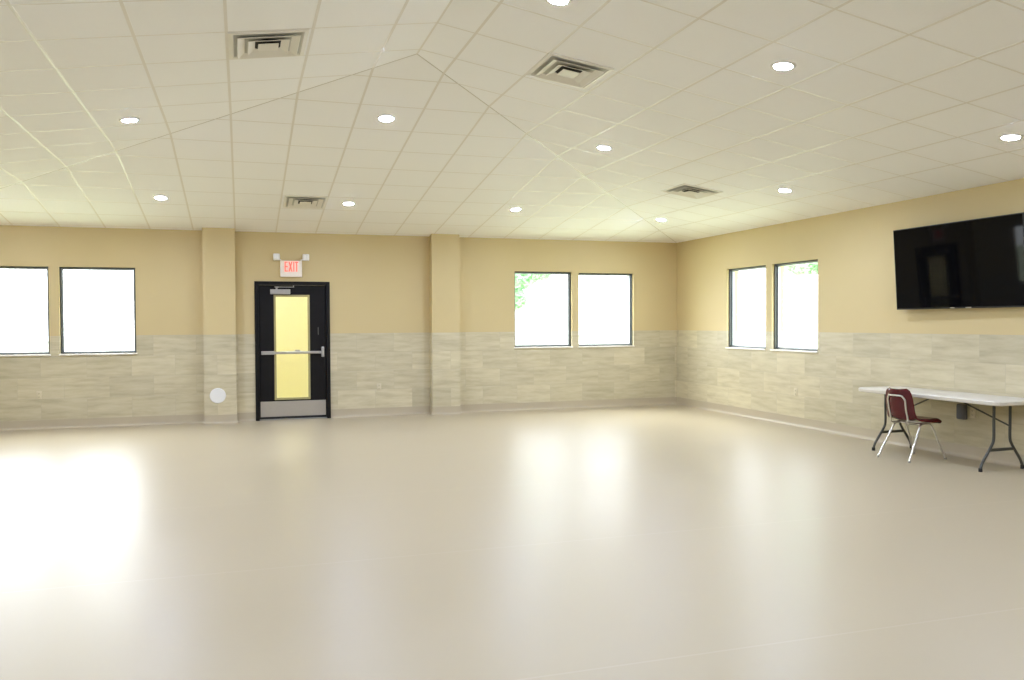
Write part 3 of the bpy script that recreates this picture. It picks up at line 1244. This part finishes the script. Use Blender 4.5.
pts = [(0.0, -hw_, 0.394), (-0.13, -hw_, 0.390), (-0.195, -hw_, 0.406)] + [tuple(backpt(-hw_, z)) for z in (0.47, 0.54, 0.61, 0.655)]
pts += [tuple(backpt(-hw_ + 0.018, 0.688)), tuple(backpt(-0.07, 0.700)), tuple(backpt(0, 0.702, 0.011)), tuple(backpt(0.07, 0.700)), tuple(backpt(hw_ - 0.018, 0.688))]
pts += [tuple(backpt(hw_, z)) for z in (0.655, 0.61, 0.54, 0.47)] + [(-0.195, hw_, 0.406), (-0.13, hw_, 0.390), (0.0, hw_, 0.394)]
bs.tube(smooth_path(pts, 6), 0.0088, 12)
o = bs.build('back_support', M['chrome'], chair, smooth=True)
o['label'] = 'chrome loop up the back of the shell'

# ------------------------------------------------------------------ outside
gr = MB()
gr.box((-60, 0.3, -0.35), (60, 80, -0.2))
gr.box((WR + 0.3, -60, -0.35), (60, 0.3, -0.2))
struct(gr.build('ground', M['lawn']), 'bright lawn outside the windows')


def tree(loc, height, crown, n, label, seed):
    rnd = random.Random(seed)
    root = empty('tree', loc)
    tag(root, label, 'tree', 'trees outside the windows')
    t = MB()
    pth = smooth_path([(0, 0, 0), (0.05, 0.02, height * 0.35), (-0.03, 0.05, height * 0.7), (0.0, 0.0, height)], 6)
    P = len(pth)
    # tapering trunk from short pieces
    rings = []
    for i, p in enumerate(pth):
        r = 0.16 * (1 - 0.75 * i / (P - 1))
        rings.append([t.bm.verts.new(p + Vector((r * math.cos(2 * PI * k / 12), r * math.sin(2 * PI * k / 12), 0))) for k in range(12)])
    for a, c in zip(rings, rings[1:]):
        for k in range(12):
            t.bm.faces.new((a[k], a[(k + 1) % 12], c[(k + 1) % 12], c[k]))
    clumps = []
    for (cxx, cyy, czz, rad) in crown:
        t.tube(smooth_path([(0, 0, height * 0.5), (cxx * 0.5, cyy * 0.5, (height * 0.55 + czz) / 2), (cxx, cyy, czz)], 5), 0.035, 8)
        clumps.append((Vector((cxx, cyy, czz)), rad))
    t.build('trunk', M['bark'], root, smooth=True)
    lv = bmesh.new()
    for i in range(n):
        c, rad = clumps[i % len(clumps)]
        while True:
            v = Vector((rnd.uniform(-1, 1), rnd.uniform(-1, 1), rnd.uniform(-1, 1)))
            if v.length < 1:
                break
        v = v.normalized() * (v.length ** 0.45)
        p = c + Vector((v.x * rad, v.y * rad, v.z * rad * 0.8))
        a = Vector((rnd.gauss(0, 1), rnd.gauss(0, 1), rnd.gauss(0, 0.5))).normalized()
        b_ = a.cross(Vector((rnd.gauss(0, 1), rnd.gauss(0, 1), rnd.gauss(0, 1)))).normalized()
        L = rnd.uniform(0.07, 0.13)
        wd = L * 0.42
        q = [p - a * L, p - a * L * 0.2 + b_ * wd, p + a * L, p - a * L * 0.2 - b_ * wd]
        lv.faces.new([lv.verts.new(x) for x in q])
    me = bpy.data.meshes.new('foliage')
    lv.to_mesh(me); lv.free()
    me.materials.append(M['leaf'])
    fo = bpy.data.objects.new('foliage', me)
    COL.objects.link(fo)
    fo.parent = root
    return root


tree((3.6, 7.0, -0.2), 4.2, [(0.2, 0, 4.0, 1.3), (1.0, 0.2, 3.6, 0.95), (-1.0, 0.1, 3.6, 1.0), (1.55, 0.0, 2.95, 0.55), (0.2, -0.5, 4.8, 1.0), (1.85, 0.1, 2.35, 0.38), (2.1, 0.2, 3.0, 0.5), (2.6, 0.0, 3.1, 0.3)],
     6500, 'leafy tree seen through the upper left corner of the middle window pair', 3)
tree((13.4, 1.7, -0.2), 4.6, [(0, 0, 4.4, 1.3), (-0.9, 1.3, 4.1, 0.95), (-1.3, 2.2, 3.55, 0.62), (0.5, -1.0, 4.2, 1.0), (-0.8, 0.4, 5.0, 1.1), (-1.2, 2.5, 3.3, 0.52), (-1.2, 3.3, 3.4, 0.42), (-1.3, 1.9, 3.2, 0.4)],
     6500, 'leafy tree seen at the top of the rightmost window on the right wall', 5)

# ------------------------------------------------------------------ daylight
SKY = 5.2
SUN_GLOW = 6.2
wd = bpy.data.worlds.new('overcast_sky')
SC.world = wd
wd.use_nodes = True
bg = wd.node_tree.nodes['Background']
bg.inputs['Color'].default_value = (0.93, 0.99, 1.04, 1)
# cloud cover is brighter towards the hidden sun, out beyond the left windows
wnt = wd.node_tree
wtc = wnt.nodes.new('ShaderNodeTexCoord')
wdt = wnt.nodes.new('ShaderNodeVectorMath')
wdt.operation = 'DOT_PRODUCT'
wdt.inputs[1].default_value = Vector((-0.62, 0.76, 0.20)).normalized()
wnt.links.new(wtc.outputs['Generated'], wdt.inputs[0])
wmr = wnt.nodes.new('ShaderNodeMapRange')
wmr.interpolation_type = 'SMOOTHSTEP'
wmr.inputs['From Min'].default_value = 0.45
wmr.inputs['From Max'].default_value = 1.0
wmr.inputs['To Min'].default_value = SKY
wmr.inputs['To Max'].default_value = SKY + SUN_GLOW
wnt.links.new(wdt.outputs['Value'], wmr.inputs['Value'])
# overcast sky: clearly brighter overhead than at the horizon
wsp = wnt.nodes.new('ShaderNodeSeparateXYZ')
wnt.links.new(wtc.outputs['Generated'], wsp.inputs['Vector'])
wz = mathn(wnt, 'MULTIPLY_ADD', mathn(wnt, 'MAXIMUM', wsp.outputs['Z'], 0.0), 1.6, 1.0)
wnt.links.new(mathn(wnt, 'MULTIPLY', wmr.outputs['Result'], wz), bg.inputs['Strength'])


def portal(name, loc, rot, sx, sy):
    l = bpy.data.lights.new(name, 'AREA')
    l.shape = 'RECTANGLE'
    l.size, l.size_y = sx, sy
    l.cycles.is_portal = True
    o = bpy.data.objects.new(name, l)
    COL.objects.link(o)
    o.location = loc
    o.rotation_euler = rot


for a, b in WIN_BACK:
    portal('window_daylight', ((a + b) / 2, 0.16, (WZ0 + WZ1) / 2), (R(-90), 0, 0), b - a, WZ1 - WZ0)
for a, b in WIN_RIGHT:
    portal('window_daylight', (WR + 0.16, (a + b) / 2, (WZ0 + WZ1) / 2), (R(90), 0, R(90)), b - a, WZ1 - WZ0)

# ------------------------------------------------------------------ camera
cam = bpy.data.cameras.new('camera')
co = bpy.data.objects.new('camera', cam)
COL.objects.link(co)
yaw, pit, rol, fpx = -0.2884569, -0.0218800, -0.0057649, 788.3590
fwd = Vector((-math.sin(yaw) * math.cos(pit), math.cos(yaw) * math.cos(pit), math.sin(pit)))
rgt = Vector((math.cos(yaw), math.sin(yaw), 0))
upv = rgt.cross(fwd)
cr, sr = math.cos(rol), math.sin(rol)
r2 = rgt * cr + upv * sr
u2 = upv * cr - rgt * sr
mw = Matrix((r2, u2, -fwd)).transposed().to_4x4()
mw.translation = (-1.4619341, -12.7499120, 1.5126604)
co.matrix_world = mw
cam.sensor_width = 36.0
cam.sensor_fit = 'HORIZONTAL'
cam.lens = fpx / 1024 * 36.0
cam.shift_x = 36.0 / 1024
cam.clip_start = 0.05
cam.clip_end = 300
SC.camera = co

# ------------------------------------------------------------------ view
vs = SC.view_settings
vs.view_transform = 'Standard'
vs.look = 'None'
vs.gamma = 1.0
vs.use_curve_mapping = False
vs.exposure = 0.20
cy = SC.cycles
cy.use_denoising = True
cy.max_bounces = 12
cy.diffuse_bounces = 8
cy.glossy_bounces = 6
cy.transparent_max_bounces = 12
cy.caustics_reflective = False
cy.caustics_refractive = False
cy.sample_clamp_indirect = 6.0
